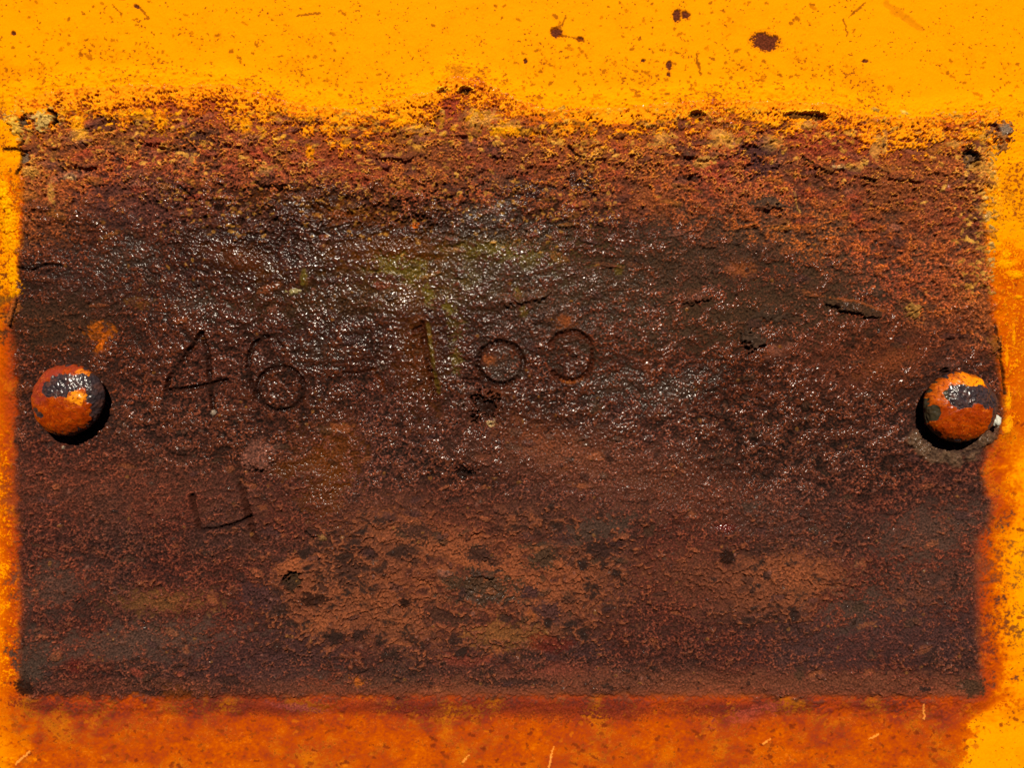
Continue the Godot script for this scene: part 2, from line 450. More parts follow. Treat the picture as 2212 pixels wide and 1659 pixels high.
func plate_marks() -> void:
	# broad tones
	patches([
		["plum", 300, 440, 110, 60, 10, 0.55, 1.0, 0.6, -1, 0], ["dark", 180, 640, 200, 90, 0, 0.5, 1.0, 0.6, 0.35, 0],
		["brown", 1060, 360, 240, 60, 4, 0.5, 1.0, 0.6, -1, 0], ["brown", 1900, 420, 190, 110, 10, 0.45, 1.0, 0.6, -1, 0],
		["slate", 1520, 560, 260, 70, -10, 0.5, 1.2, 0.6, 0.2, 0], ["slate", 1700, 640, 220, 60, -14, 0.5, 1.2, 0.6, 0.15, 0],
		["slate", 1180, 680, 160, 70, 0, 0.4, 1.2, 0.6, 0.4, 0], ["brown", 1900, 760, 160, 70, 0, 0.35, 1.0, 0.6, 0.1, 0],
		["moss", 130, 700, 110, 60, 0, 0.5, 1.0, 0.6, 0.1, 0], ["brown", 220, 1060, 230, 60, 0, 0.35, 1.2, 0.6, 0.05, 0],
		["brown", 960, 1110, 380, 40, 2, 0.3, 1.2, 0.5, 0.05, 0], ["brown", 980, 1240, 340, 110, 4, 0.3, 1.3, 0.5, 0.0, 0],
		["orange", 960, 1180, 150, 40, 20, 0.6, 1.3, 0.4, 0.0, 0], ["orange", 1120, 1250, 170, 60, 0, 0.55, 1.4, 0.4, 0.0, 0],
		["orange", 820, 1320, 140, 60, 10, 0.55, 1.4, 0.4, 0.0, 0], ["orange", 1700, 1252, 110, 56, 0, 0.75, 1.1, 0.4, 0.0, 0],
		["brown", 1560, 1260, 160, 60, 10, 0.6, 1.2, 0.5, 0.0, 0], ["orange", 1190, 965, 110, 36, 20, 0.5, 1.4, 0.5, 0.2, 0],
		["brown", 1300, 1010, 200, 60, 10, 0.5, 1.3, 0.5, 0.25, 0], ["brown", 1560, 1100, 200, 46, 10, 0.3, 1.2, 0.6, 0.3, 0],
		["ash", 2010, 1150, 110, 50, -14, 0.6, 1.0, 0.6, 0.0, 0], ["ash", 1960, 1290, 190, 60, -20, 0.45, 1.2, 0.6, 0.0, 0],
		["plum", 1900, 1380, 240, 60, -6, 0.55, 1.0, 0.6, 0.02, 0], ["plum", 560, 1420, 160, 60, 0, 0.5, 1.0, 0.6, 0.02, 0],
		["ash", 120, 1266, 70, 44, 0, 0.6, 1.2, 0.6, 0.0, 0], ["ash", 300, 1385, 170, 34, -6, 0.65, 1.2, 0.6, 0.0, 0],
		["slate", 76, 1420, 40, 50, 0, 0.6, 1.2, 0.5, 0.0, 0], ["ochre", 350, 1300, 90, 22, 0, 0.5, 1.3, 0.5, 0.0, 0],
		["ochre", 1105, 1370, 80, 30, 0, 0.55, 1.4, 0.4, 0.0, 0], ["red", 1000, 1424, 50, 14, 0, 0.6, 1.2, 0.5, 0.0, 0],
		["red", 1190, 1450, 90, 18, 0, 0.4, 1.2, 0.5, 0.0, 0], ["brown", 1500, 1470, 420, 22, 0, 0.6, 1.1, 0.6, 0.0, 0],
		["brown", 1850, 1474, 210, 20, 0, 0.7, 1.0, 0.6, 0.0, 0], ["brown", 880, 1482, 220, 14, 0, 0.5, 1.0, 0.6, 0.0, 0],
		["brown", 360, 1480, 260, 12, 0, 0.35, 1.0, 0.6, 0.0, 0], ["slate", 800, 1460, 120, 20, 0, 0.3, 1.2, 0.5, 0.0, 0],
		["red", 700, 330, 120, 40, 10, 0.45, 1.1, 0.6, -1, 0], ["red", 1810, 308, 130, 36, 10, 0.5, 1.1, 0.6, -1, 0],
		["red", 400, 245, 120, 22, 4, 0.45, 1.1, 0.6, -1, 0], ["red", 970, 228, 22, 26, 0, 0.8, 0.8, 0.4, -1, 0],
	])
	# oil, and colours in the wet rust
	patches([
		["olive", 940, 560, 210, 80, 4, 0.34, 1.3, 0.9, -1, 0], ["olive", 1080, 520, 150, 40, 0, 0.35, 1.4, 0.7, -1, 0], ["olive", 760, 640, 200, 50, 0, 0.22, 1.4, 0.8, -1, 0], ["ochre", 880, 620, 120, 60, 10, 0.3, 1.4, 0.7, -1, 0],
		["moss", 1300, 600, 330, 90, 4, 0.5, 1.3, 0.8, -1, 0], ["moss", 1620, 690, 260, 60, -10, 0.45, 1.3, 0.7, -1, 0], ["black", 680, 440, 220, 30, 4, 0.65, 1.5, 0.4, -1, -1.5], ["black", 1060, 470, 140, 34, 0, 0.6, 1.5, 0.4, -1, -1], ["black", 800, 500, 240, 24, 0, 0.5, 1.7, 0.4, -1, -1], ["black", 500, 520, 120, 24, 8, 0.5, 1.6, 0.4, -1, -1],
		["black", 560, 590, 220, 34, 8, 0.45, 1.6, 0.4, -1, 0], ["black", 980, 690, 180, 34, 0, 0.45, 1.6, 0.4, -1, 0], ["black", 700, 720, 200, 30, 0, 0.4, 1.7, 0.4, -1, 0], ["black", 1450, 830, 160, 30, -10, 0.5, 1.6, 0.4, -1, 0],
	])
	patches([
		["oil", 700, 452, 120, 20, 10, 0.55, 1.3, 0.5, -1, 0], ["oil", 860, 546, 110, 36, 0, 0.6, 1.3, 0.5, -1, 0], ["oil", 520, 560, 80, 24, 20, 0.5, 1.3, 0.5, 0.9, 0],
		["oil", 728, 985, 44, 60, 10, 0.65, 1.3, 0.5, -1, 0], ["oil", 690, 1000, 60, 30, 40, 0.5, 1.3, 0.5, -1, 0], ["oil", 620, 1012, 30, 18, 0, 0.6, 1.3, 0.5, 0.7, 0],
		["oil", 900, 760, 40, 90, -8, 0.45, 1.3, 0.5, -1, 0], ["oil", 700, 1070, 40, 50, 0, 0.4, 1.3, 0.5, 0.6, 0],
		["olive", 872, 580, 52, 22, 6, 0.85, 1.3, 0.35, 0.8, -1], ["olive", 924, 632, 10, 30, -12, 0.9, 1.0, 0.3, 0.6, 0], ["olive", 968, 664, 11, 22, -10, 0.9, 1.0, 0.3, 0.6, 0],
		["olive", 984, 774, 11, 26, -10, 0.7, 1.2, 0.3, 0.6, 0], ["olive", 1050, 542, 70, 16, 0, 0.7, 1.5, 0.4, 0.85, 0], ["olive", 1126, 560, 60, 14, 10, 0.65, 1.4, 0.4, 0.6, 0],
		["olive", 1010, 600, 24, 20, 0, 0.6, 1.3, 0.4, 0.8, 0], ["olive", 1117, 630, 10, 14, 0, 0.7, 0.8, 0.3, 0.3, 0], ["olive", 1335, 580, 10, 12, 0, 0.6, 0.8, 0.3, 0.3, 0], ["olive", 1130, 672, 9, 12, 0, 0.6, 0.8, 0.3, 0.3, 0],
		["olive", 658, 600, 10, 17, 0, 0.9, 0.5, 0.3, 0.6, 1], ["olive", 985, 700, 14, 30, -10, 0.5, 1.4, 0.4, 0.5, 0],
		["slate", 1054, 466, 60, 26, -10, 0.75, 1.3, 0.4, 0.95, 1], ["slate", 1140, 500, 60, 20, 0, 0.5, 1.3, 0.4, 0.8, 0], ["slate", 260, 560, 70, 26, -10, 0.5, 1.3, 0.5, 0.7, 0],
		["slate", 1470, 840, 70, 26, -20, 0.6, 1.4, 0.5, 0.8, 0], ["slate", 1330, 830, 60, 26, 0, 0.6, 1.4, 0.5, 0.9, 0], ["slate", 690, 760, 50, 24, 0, 0.4, 1.4, 0.5, 0.9, 0],
		["slate", 420, 660, 60, 20, 0, 0.4, 1.4, 0.5, 0.7, 0], ["slate", 1070, 590, 90, 26, 0, 0.5, 1.4, 0.5, 0.85, 0],
		["amber", 217, 724, 22, 20, 0, 0.65, 1.4, 0.3, 0.2, 0.6], ["amber", 222, 752, 16, 14, 0, 0.7, 1.4, 0.3, 0.2, 0], ["orange", 735, 924, 18, 9, 0, 0.7, 1.2, 0.3, 0.5, 1],
		["amber", 896, 488, 10, 6, 0, 0.9, 1.0, 0.3, 0.5, 1], ["ochre", 300, 655, 20, 10, 0, 0.5, 1.4, 0.4, 0.2, 0], ["orange", 1597, 580, 26, 16, 0, 0.7, 1.4, 0.4, 0.1, 0], ["orange", 1222, 693, 16, 12, 0, 0.7, 1.4, 0.4, 0.1, 0],
		["orange", 1930, 780, 60, 18, -20, 0.4, 1.6, 0.4, 0.1, 0], ["dark", 1137, 403, 46, 18, 0, 0.75, 1.3, 0.4, 0.75, -1], ["dark", 1257, 396, 30, 20, 0, 0.7, 1.3, 0.4, 0.7, -1],
		["dark", 430, 298, 40, 18, 10, 0.55, 1.3, 0.4, 0.1, -1], ["dark", 227, 268, 24, 12, 0, 0.5, 1.3, 0.4, 0.1, -2], ["dark", 640, 440, 50, 16, 0, 0.6, 1.3, 0.4, 0.8, -1],
		["plum", 1634, 322, 34, 26, 0, 0.85, 1.2, 0.4, 0.1, -2], ["plum", 1648, 364, 26, 14, 0, 0.85, 1.2, 0.4, 0.1, -2], ["dark", 1490, 384, 18, 12, 0, 0.85, 1.2, 0.4, 0.1, -3],
		["slate", 1664, 436, 34, 12, 4, 0.8, 1.2, 0.4, 0.1, 0], ["dark", 980, 410, 40, 18, 0, 0.6, 1.3, 0.4, 0.1, -1], ["ash", 1066, 392, 60, 18, 0, 0.5, 1.3, 0.4, 0.1, 0], ["orange", 1400, 430, 36, 26, 0, 0.6, 1.3, 0.4, 0.1, 0],
		["ochre", 840, 300, 50, 24, 0, 0.5, 1.3, 0.4, 0.1, 0], ["orange", 690, 300, 40, 24, 0, 0.6, 1.2, 0.4, 0.1, 0],
	])
	# dark scabs and bare spots of the lower half
	patches([
		["moss", 1040, 1266, 76, 32, 8, 0.85, 0.9, 0.25, 0.25, 1.5], ["slate", 1030, 1290, 60, 14, 4, 0.5, 1.2, 0.4, 0.4, 0], ["moss", 1170, 1200, 34, 30, 0, 0.85, 0.8, 0.25, 0.2, 1.5],
		["dark", 1040, 1200, 36, 18, 20, 0.8, 0.9, 0.25, 0.1, 1], ["slate", 1287, 1142, 76, 20, -14, 0.75, 1.3, 0.3, 0.1, 1], ["dark", 1292, 1190, 24, 16, 20, 0.85, 0.9, 0.25, 0.1, 1],
		["black", 874, 1300, 12, 11, 0, 0.9, 0.6, 0.3, 0.1, 1], ["dark", 774, 1374, 13, 11, 0, 0.8, 0.6, 0.3, 0.1, -2], ["dark", 1094, 1336, 12, 8, 0, 0.85, 0.6, 0.3, 0.1, -2], ["plum", 1147, 1280, 16, 13, 0, 0.85, 0.8, 0.3, 0.1, 1],
		["plum", 1180, 1320, 34, 22, 20, 0.8, 1.0, 0.3, 0.1, 1], ["plum", 1210, 1160, 24, 12, 0, 0.6, 1.0, 0.3, 0.1, 0], ["dark", 905, 1150, 30, 20, 0, 0.7, 1.2, 0.3, 0.1, 1], ["dark", 960, 1330, 50, 16, 10, 0.7, 1.3, 0.3, 0.1, 0],
		["dark", 880, 1190, 18, 16, 0, 0.7, 1.2, 0.3, 0.1, 0], ["dark", 750, 1240, 40, 24, 0, 0.6, 1.2, 0.3, 0.1, 0], ["plum", 560, 1290, 46, 26, 10, 0.75, 1.0, 0.3, 0.1, 1], ["black", 677, 1294, 34, 13, 0, 0.8, 0.9, 0.3, 0.1, 0],
		["plum", 1250, 1400, 50, 22, 0, 0.5, 1.2, 0.4, 0.1, 0], ["blood", 1567, 1140, 18, 8, 0, 0.7, 1.0, 0.4, 0.95, -1], ["slate", 1620, 1092, 22, 10, 0, 0.7, 1.0, 0.3, 0.3, 0], ["black", 1567, 1203, 18, 15, 0, 0.9, 0.5, 0.3, 0.2, 1.5],
		["dark", 1640, 1190, 30, 12, 0, 0.6, 1.0, 0.3, 0.1, 0], ["dark", 1657, 1244, 9, 8, 0, 0.8, 0.6, 0.3, 0.1, 0], ["dark", 1622, 1274, 8, 8, 0, 0.8, 0.6, 0.3, 0.1, 0], ["dark", 1540, 1252, 9, 6, 0, 0.8, 0.6, 0.3, 0.1, 0], ["dark", 1715, 1322, 7, 5, 0, 0.9, 0.6, 0.3, 0.1, -2],
		["slate", 1850, 1320, 50, 30, -20, 0.6, 1.2, 0.5, 0.1, 0], ["dark", 2010, 1420, 14, 20, 30, 0.7, 0.8, 0.3, 0.0, 0], ["black", 54, 1482, 24, 20, 0, 0.85, 0.6, 0.4, 0.0, -2], ["slate", 64, 1450, 26, 26, 0, 0.6, 0.8, 0.4, 0.0, 0], ["moss", 2100, 1484, 26, 22, 0, 0.8, 0.7, 0.4, 0.0, 0],
		["dark", 190, 1320, 40, 24, 0, 0.5, 1.3, 0.4, 0.0, 0], ["oil", 390, 1496, 40, 14, 0, 0.5, 1.0, 0.4, 0.0, 0], ["dark", 330, 1494, 18, 10, 0, 0.8, 0.8, 0.3, 0.0, -1], ["dark", 500, 1470, 20, 12, 0, 0.7, 0.8, 0.3, 0.0, -1], ["blood", 165, 1440, 16, 14, 0, 0.5, 1.0, 0.4, 0.0, 0],
		["orange", 460, 1296, 11, 15, 0, 0.6, 0.8, 0.4, 0.0, 0], ["red", 298, 1452, 16, 8, 20, 0.7, 0.8, 0.3, 0.0, 0.6], ["red", 390, 1456, 9, 6, 0, 0.6, 0.8, 0.3, 0.0, 0.6], ["orange", 633, 1222, 34, 16, -20, 0.9, 1.1, 0.3, 0.0, 1], ["orange", 684, 1352, 34, 15, 0, 0.8, 1.1, 0.3, 0.0, 1],
		["amber", 775, 1470, 16, 9, 20, 0.6, 1.2, 0.3, 0.0, 0], ["amber", 1144, 1326, 12, 9, 0, 0.6, 0.8, 0.3, 0.0, 1], ["blood", 1190, 1392, 40, 16, 0, 0.5, 1.2, 0.4, 0.1, 0], ["dark", 1110, 1474, 60, 8, 0, 0.7, 1.2, 0.4, 0.0, -1],
		["dark", 2060, 1264, 9, 16, 20, 0.8, 0.6, 0.3, 0.0, -2], ["dark", 1995, 1488, 14, 5, 0, 0.9, 0.6, 0.3, 0.0, 1],
		["black", 1047, 878, 26, 24, 0, 0.9, 0.9, 0.3, 0.3, -9], ["pale", 1058, 912, 11, 6, -20, 0.7, 1.2, 0.3, 0.9, 1.5], ["moss", 1287, 882, 18, 13, -20, 0.8, 0.8, 0.3, 0.3, 1.5], ["black", 1004, 1022, 18, 12, 0, 0.9, 1.0, 0.3, 0.3, -5], ["black", 930, 1016, 9, 7, 0, 0.8, 0.8, 0.3, 0.3, -2],
		["orange", 1074, 850, 30, 8, 0, 0.3, 1.2, 0.4, 0.3, 0], ["slate", 1084, 784, 38, 30, 0, 0.6, 1.0, 0.4, 0.5, 0.5], ["orange", 1058, 776, 18, 10, 0, 0.7, 1.0, 0.4, 0.2, 0],
	])
	# stamped figures
	var cut_c := c8(36, 18, 12)
	var id := part(1, "stamped_digit")
	stroke(PackedVector2Array([Vector2(437, 721), Vector2(408, 760), Vector2(368, 816), Vector2(360, 842)]), 6.0, 9.0, cut_c, 0.75, 0.3, id, 0.6)
	stroke(PackedVector2Array([Vector2(360, 845), Vector2(420, 838), Vector2(492, 822)]), 6.0, 9.0, cut_c, 0.75, 0.3, id, 0.6)
	stroke(PackedVector2Array([Vector2(437, 721), Vector2(450, 762), Vector2(453, 826), Vector2(462, 888)]), 6.0, 8.0, c8(34, 16, 10), 0.8, 0.3, id, 0.6)
	id = part(1, "stamped_digit")
	stroke(PackedVector2Array([Vector2(577, 727), Vector2(552, 740), Vector2(538, 768), Vector2(536, 800), Vector2(545, 832), Vector2(556, 858)]), 6.0, 9.0, cut_c, 0.8, 0.3, id, 0.6)
	stroke(arc(607, 840, 50, 47, 0, 360, 26), 5.5, 8.0, cut_c, 0.75, 0.3, id, 0.5)
	stroke(PackedVector2Array([Vector2(577, 727), Vector2(596, 732), Vector2(606, 748)]), 6.0, 5.0, cut_c, 0.5, 0.4, id)
	id = part(1, "stamped_digit")
	stroke(PackedVector2Array([Vector2(806, 800), Vector2(824, 826), Vector2(832, 846)]), 6.0, 5.0, c8(84, 40, 14), 0.55, 0.7, id)
	stroke(PackedVector2Array([Vector2(744, 806), Vector2(770, 808), Vector2(800, 802)]), 4.5, 4.0, cut_c, 0.45, 0.7, id)
	id = part(1, "stamped_digit")
	stroke(PackedVector2Array([Vector2(897, 710), Vector2(911, 699), Vector2(918, 740), Vector2(928, 790), Vector2(942, 850)]), 9.0, 11.0, c8(58, 28, 14), 0.85, 0.3, id, 0.6)
	stroke(PackedVector2Array([Vector2(924, 700), Vector2(930, 740), Vector2(936, 790), Vector2(948, 848)]), 5.0, 1.5, tint("olive"), 0.7, 1.0)
	id = part(1, "stamped_digit")
	stroke(arc(1081, 784, 50, 45, -140, 220, 28), 6.5, 9.0, c8(44, 24, 16), 0.8, 0.5, id, 0.5)
	stroke(PackedVector2Array([Vector2(1004, 818), Vector2(1040, 824), Vector2(1088, 829)]), 5.0, 6.0, cut_c, 0.7, 0.5, id)
	id = part(1, "stamped_digit")
	stroke(arc(1233, 770, 48, 54, -150, 140, 26), 7.0, 9.0, c8(60, 30, 18), 0.8, 0.5, id, 0.5)
	stroke(arc(1234, 770, 48, 56, 62, 116, 6), 5.0, 0.5, c8(150, 84, 40), 0.5, 1.2)
	id = part(1, "stamped_digit")
	stroke(PackedVector2Array([Vector2(1404, 722), Vector2(1398, 760), Vector2(1396, 806)]), 6.0, 4.0, c8(84, 46, 30), 0.4, 0.9, id, 0.3)
	stroke(PackedVector2Array([Vector2(1397, 790), Vector2(1395, 810)]), 7.0, 0.0, tint("brown"), 0.5, 0.9)
	id = part(1, "stamped_letter")
	stroke(PackedVector2Array([Vector2(416, 1074), Vector2(424, 1110), Vector2(433, 1146)]), 7.0, 8.5, c8(50, 24, 16), 0.85, 0.4, id, 0.5)
	stroke(PackedVector2Array([Vector2(433, 1146), Vector2(460, 1142), Vector2(500, 1136), Vector2(542, 1118)]), 5.0, 8.0, c8(40, 24, 22), 0.8, 0.4, id, 0.5)
	id = part(1, "stamped_letter")
	stroke(PackedVector2Array([Vector2(521, 1046), Vector2(534, 1100), Vector2(550, 1168)]), 9.0, 8.5, c8(54, 26, 17), 0.8, 0.5, id, 0.5)
	# cracks
	var ink := c8(18, 10, 8)
	for line in [
		[Vector2(37, 287), Vector2(50, 304), Vector2(44, 316)], [Vector2(8, 322), Vector2(36, 322), Vector2(50, 328), Vector2(63, 325)], [Vector2(48, 352), Vector2(46, 362), Vector2(36, 374)],
		[Vector2(1228, 316), Vector2(1244, 334), Vector2(1262, 340)], [Vector2(40, 578), Vector2(70, 584), Vector2(100, 572), Vector2(130, 574)], [Vector2(1860, 384), Vector2(1888, 392)],
		[Vector2(536, 1000), Vector2(552, 1016), Vector2(566, 1018), Vector2(594, 1000)], 
		[Vector2(660, 1150), Vector2(676, 1164), Vector2(690, 1160)], [Vector2(1604, 316), Vector2(1616, 322)], [Vector2(1734, 340), Vector2(1750, 350)], [Vector2(386, 402), Vector2(420, 428)], 
		[Vector2(1000, 1018), Vector2(1016, 1024)],
	]:
		stroke(PackedVector2Array(line), 3.2, 6.0, ink, 0.65, 0.9)
	# lumps, scales and pits that can be told apart
	for r in [["slate", 1627, 734, 24, 19, 10, 13, 0.85], ["tan", 1977, 671, 14, 17, 0, 14, 0.55], ["ochre", 2151, 748, 14, 18, 0, 8, 0.6], ["orange", 1144, 1332, 17, 14, 0, 5, 0.7], ["slate", 1667, 680, 30, 18, -10, 6, 0.7], ["rose", 2047, 791, 22, 9, 0, 5, 0.6], ["slate", 1890, 632, 22, 12, 0, 4, 0.6], ["tan", 698, 1160, 10, 6, -20, 5, 0.5], ["rose", 960, 1238, 16, 7, 10, 5, 0.6]]:
		lump(r[1], r[2], r[3], r[4], r[5], tint(r[0]), r[7], r[6], part(1, "rust_lump"))
	for r in [["moss", 1850, 664, 62, 16, 14, 9, 0.7], ["rose", 560, 984, 40, 30, -10, 6, 0.6], ["slate", 1664, 440, 30, 12, 4, 7, 0.6], ["dark", 1045, 1238, 36, 10, 4, 6, 0.5], ["brown", 1500, 640, 50, 14, -10, 7, 0.3], ["brown", 1130, 640, 60, 16, -10, 7, 0.3], ["brown", 330, 300, 40, 14, 10, 8, 0.2], ["brown", 860, 330, 50, 14, 0, 8, 0.2], ["brown", 1500, 330, 44, 14, 8, 8, 0.2], ["brown", 1950, 380, 40, 12, 8, 8, 0.2], ["brown", 1780, 356, 40, 12, 8, 8, 0.2], ["brown", 590, 390, 50, 12, 8, 8, 0.2], ["brown", 180, 350, 40, 14, 8, 8, 0.2]]:
		scale_(r[1], r[2], r[3], r[4], r[5], tint(r[0]), r[7], r[6], part(1, "rust_scale"))
	stroke(PackedVector2Array([Vector2(1790, 644), Vector2(1845, 650), Vector2(1908, 672)]), 3.4, -2.0, tint("orange"), 0.8, 0.8)  # lit upper edge of the dark scale, painted in lighter
	stroke(PackedVector2Array([Vector2(1714, 413), Vector2(1718, 432), Vector2(1728, 458)]), 2.8, -2.5, tint("tan"), 0.7, 0.6)
	patch(1672, 757, 34, 11, -8, tint("rose"), 0.7, 1.2, 0.3, 0.1, 1.5)
	patch(633, 1258, 20, 19, 10, c8(58, 44, 30), 0.95, 0.6, 0.2, 0.0, -9.0, part(1, "pit"))
	stroke(PackedVector2Array([Vector2(612, 1252), Vector2(626, 1240), Vector2(642, 1236)]), 3.5, 6.0, ink, 0.9, 0.5)
	patch(2098, 342, 15, 17, 0, c8(88, 72, 62), 0.9, 0.6, 0.2, 0.1, -10.0, part(1, "pit"))
	stroke(PackedVector2Array([Vector2(2080, 332), Vector2(2100, 326), Vector2(2112, 336), Vector2(2114, 356)]), 4.0, 8.0, ink, 0.9, 0.4)
	stroke(PackedVector2Array([Vector2(2101, 326), Vector2(2106, 314)]), 3.0, 6.0, ink, 0.9, 0.4)
	# crumbs of old paint along the top
	for r in [["yellow", 170, 272, 13, 16], ["tan", 168, 290, 15, 10], ["yellow", 290, 250, 26, 10], ["yellow", 348, 264, 10, 18], ["yellow", 530, 272, 9, 15], ["yellow", 670, 326, 8, 13], ["tan", 570, 367, 12, 7], ["tan", 113, 410, 7, 19], ["pale", 153, 382, 10, 5], ["tan", 66, 370, 18, 8], ["tan", 1100, 274, 40, 9], ["tan", 1040, 262, 30, 16], ["yellow", 1104, 285, 40, 8], ["tan", 1667, 312, 16, 12], ["tan", 1560, 300, 24, 14], ["tan", 1850, 360, 12, 6], ["pale", 1812, 360, 9, 5], ["tan", 1892, 320, 8, 20], ["tan", 1910, 310, 5, 20], ["yellow", 2100, 290, 20, 7], ["tan", 2060, 312, 14, 6], ["tan", 2120, 366, 14, 10], ["tan", 2140, 392, 12, 24], ["yellow", 2152, 440, 12, 22], ["tan", 2120, 450, 12, 7], ["yellow", 860, 262, 20, 9], ["tan", 900, 282, 22, 8], ["yellow", 745, 312, 8, 8], ["tan", 1740, 270, 18, 7], ["tan", 416, 345, 6, 9], ["tan", 1430, 300, 14, 12], ["tan", 1520, 350, 16, 9]]:
		lump(r[1], r[2], r[3] * 1.3, r[4] * 1.3, 0, tint(r[0]), 0.6, 3.0, part(1, "paint_crumb"))
	scatter()
	# the curled flake and the blister at the upper corners
	lump(102, 258, 22, 18, -20, c8(196, 172, 116), 0.9, 9.0, part(1, "paint_flake"))
	stroke(arc(104, 256, 20, 17, -80, 40, 8), 4.0, 9.0, ink, 0.85, 0.5)
	lump(33, 266, 20, 22, 0, c8(206, 176, 100), 0.8, 6.0, part(1, "paint_flake"))
	patch(51, 262, 9, 12, 0, c8(78, 64, 56), 0.95, 0.5, 0.2, 0.1, -8.0, part(1, "pit"))
	patch(55, 342, 9, 13, 0, c8(92, 80, 74), 0.95, 0.5, 0.2, 0.1, -6.0, part(1, "pit"))
	lump(2161, 293, 24, 29, 0, c8(132, 92, 66), 0.9, 9.0, part(1, "paint_blister"), 0.35)
	patch(2168, 285, 13, 12, 30, c8(110, 104, 100), 0.8, 0.5, 0.3, 0.5, 1.0)  # grey highlight on the blister, painted into its colour
	stroke(PackedVector2Array([Vector2(2136, 271), Vector2(2148, 272), Vector2(2152, 284)]), 3.6, 7.0, c8(60, 16, 10), 0.9, 0.4)
	# the lifted flake on the left edge
	scale_(30, 672, 12, 34, 14, c8(150, 92, 48), 0.7, 6.0, part(1, "rust_scale"))
	stroke(PackedVector2Array([Vector2(38, 650), Vector2(30, 690), Vector2(24, 708)]), 3.0, 7.0, ink, 0.8, 0.5)
	# pale glossy beads
	lump(633, 630, 13, 6, 0, c8(176, 170, 130), 0.8, 3.5, 0, 1.0)
	lump(462, 891, 4.5, 4.5, 0, c8(160, 150, 140), 0.8, 3.0, 0, 1.0)  # a whitish sparkle, put in as pale colour
	lump(139, 966, 4.0, 4.0, 0, c8(190, 180, 160), 0.8, 3.0, 0, 0.6)
	# the trodden edge of the hole round the right rivet
	stroke(arc(2052, 880, 98, 106, 24, 146, 16), 22.0, -2.2, c8(98, 82, 66), 0.5, 1.2)
	patch(2037, 802, 7, 8, 30, ink, 0.9, 0.5, 0.3, 0.0, -8.0)
	stroke(PackedVector2Array([Vector2(2150, 700), Vector2(2166, 800), Vector2(2170, 850)]), 4.0, 5.0, ink, 0.6, 0.6)
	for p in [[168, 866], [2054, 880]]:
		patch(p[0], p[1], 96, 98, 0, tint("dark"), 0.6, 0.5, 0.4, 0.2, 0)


# small scales, grains and flecks, too many to name
func scatter() -> void:
	var r := RandomNumberGenerator.new()
	r.seed = 21
	for n in 420:
		var u := r.randf_range(40, 2140)
		var v := 250.0 + absf(r.randfn(0.0, 130.0))
		if u > 1700.0: v += r.randf() * 160.0
		var t: String = ["brown", "orange", "rose", "plum", "red", "brown", "ochre"][r.randi() % 7]
		scale_(u, v, r.randf_range(8, 30), r.randf_range(4, 11), r.randf_range(-25, 25), tint(t), 0.45, r.randf_range(1.2, 3.8))
	for n in 260:
		var u := r.randf_range(180, 2100)
		var v := r.randf_range(480, 1000)
		var t: String = ["wet", "dark", "brown", "plum", "slate", "moss"][r.randi() % 6]
		scale_(u, v, r.randf_range(5, 18), r.randf_range(4, 10), r.randf_range(-40, 40), tint(t), 0.4, r.randf_range(1.0, 3.0))
	for n in 520:
		var u := r.randf_range(60, 2100)
		var v := r.randf_range(980, 1490)
		var near := absf(u - 1000.0) / 420.0 + absf(v - 1250.0) / 170.0
		if near > 1.3 and r.randf() > 0.4: continue
		var t: String = ["orange", "brown", "dark", "plum", "orange", "moss", "brown", "dark"][r.randi() % 8]
		if r.randf() < 0.5: scale_(u, v, r.randf_range(4, 20), r.randf_range(3, 10), r.randf_range(-30, 30), tint(t), 0.5, r.randf_range(1.2, 4.0))
		else: patch(u, v, r.randf_range(4, 16), r.randf_range(3, 9), r.randf_range(-30, 30), tint(t), 0.6, 1.3, 0.3, 0.05, r.randf_range(-2.5, 1.0))
	for n in 700:
		var u := r.randf_range(30, 2160)
		var v := 236.0 + absf(r.randfn(0.0, 62.0))
		if r.randf() < 0.2:
			u = 2150.0 - absf(r.randfn(0.0, 40.0))
			v = r.randf_range(280, 640)
		var c := tint("tan").lerp(tint("yellow"), r.randf() * smoothstep(340.0, 240.0, v)).lerp(tint("ochre"), r.randf() * 0.7)
		lump(u, v, r.randf_range(3, 9), r.randf_range(2, 4.5), r.randf_range(-60, 60), c, 0.85, r.randf_range(1.0, 2.6))
	for n in 420:
		lump(r.randf_range(340, 1330), 440.0 + r.randfn(0.0, 50.0), r.randf_range(2.5, 6), r.randf_range(1.8, 3.4), r.randf_range(-50, 50), tint("ochre").lerp(tint("tan"), r.randf() * 0.8), 0.7, r.randf_range(0.8, 2.0))
	for n in 900:
		var u := r.randf_range(100, 2100)
		var v := r.randf_range(300, 1490)
		lump(u, v, r.randf_range(2, 4), r.randf_range(2, 4), 0, tint(["rose", "ash", "ochre", "black", "dark"][r.randi() % 5]), 0.7, r.randf_range(1.0, 2.4), 0, r.randf() * 0.5)


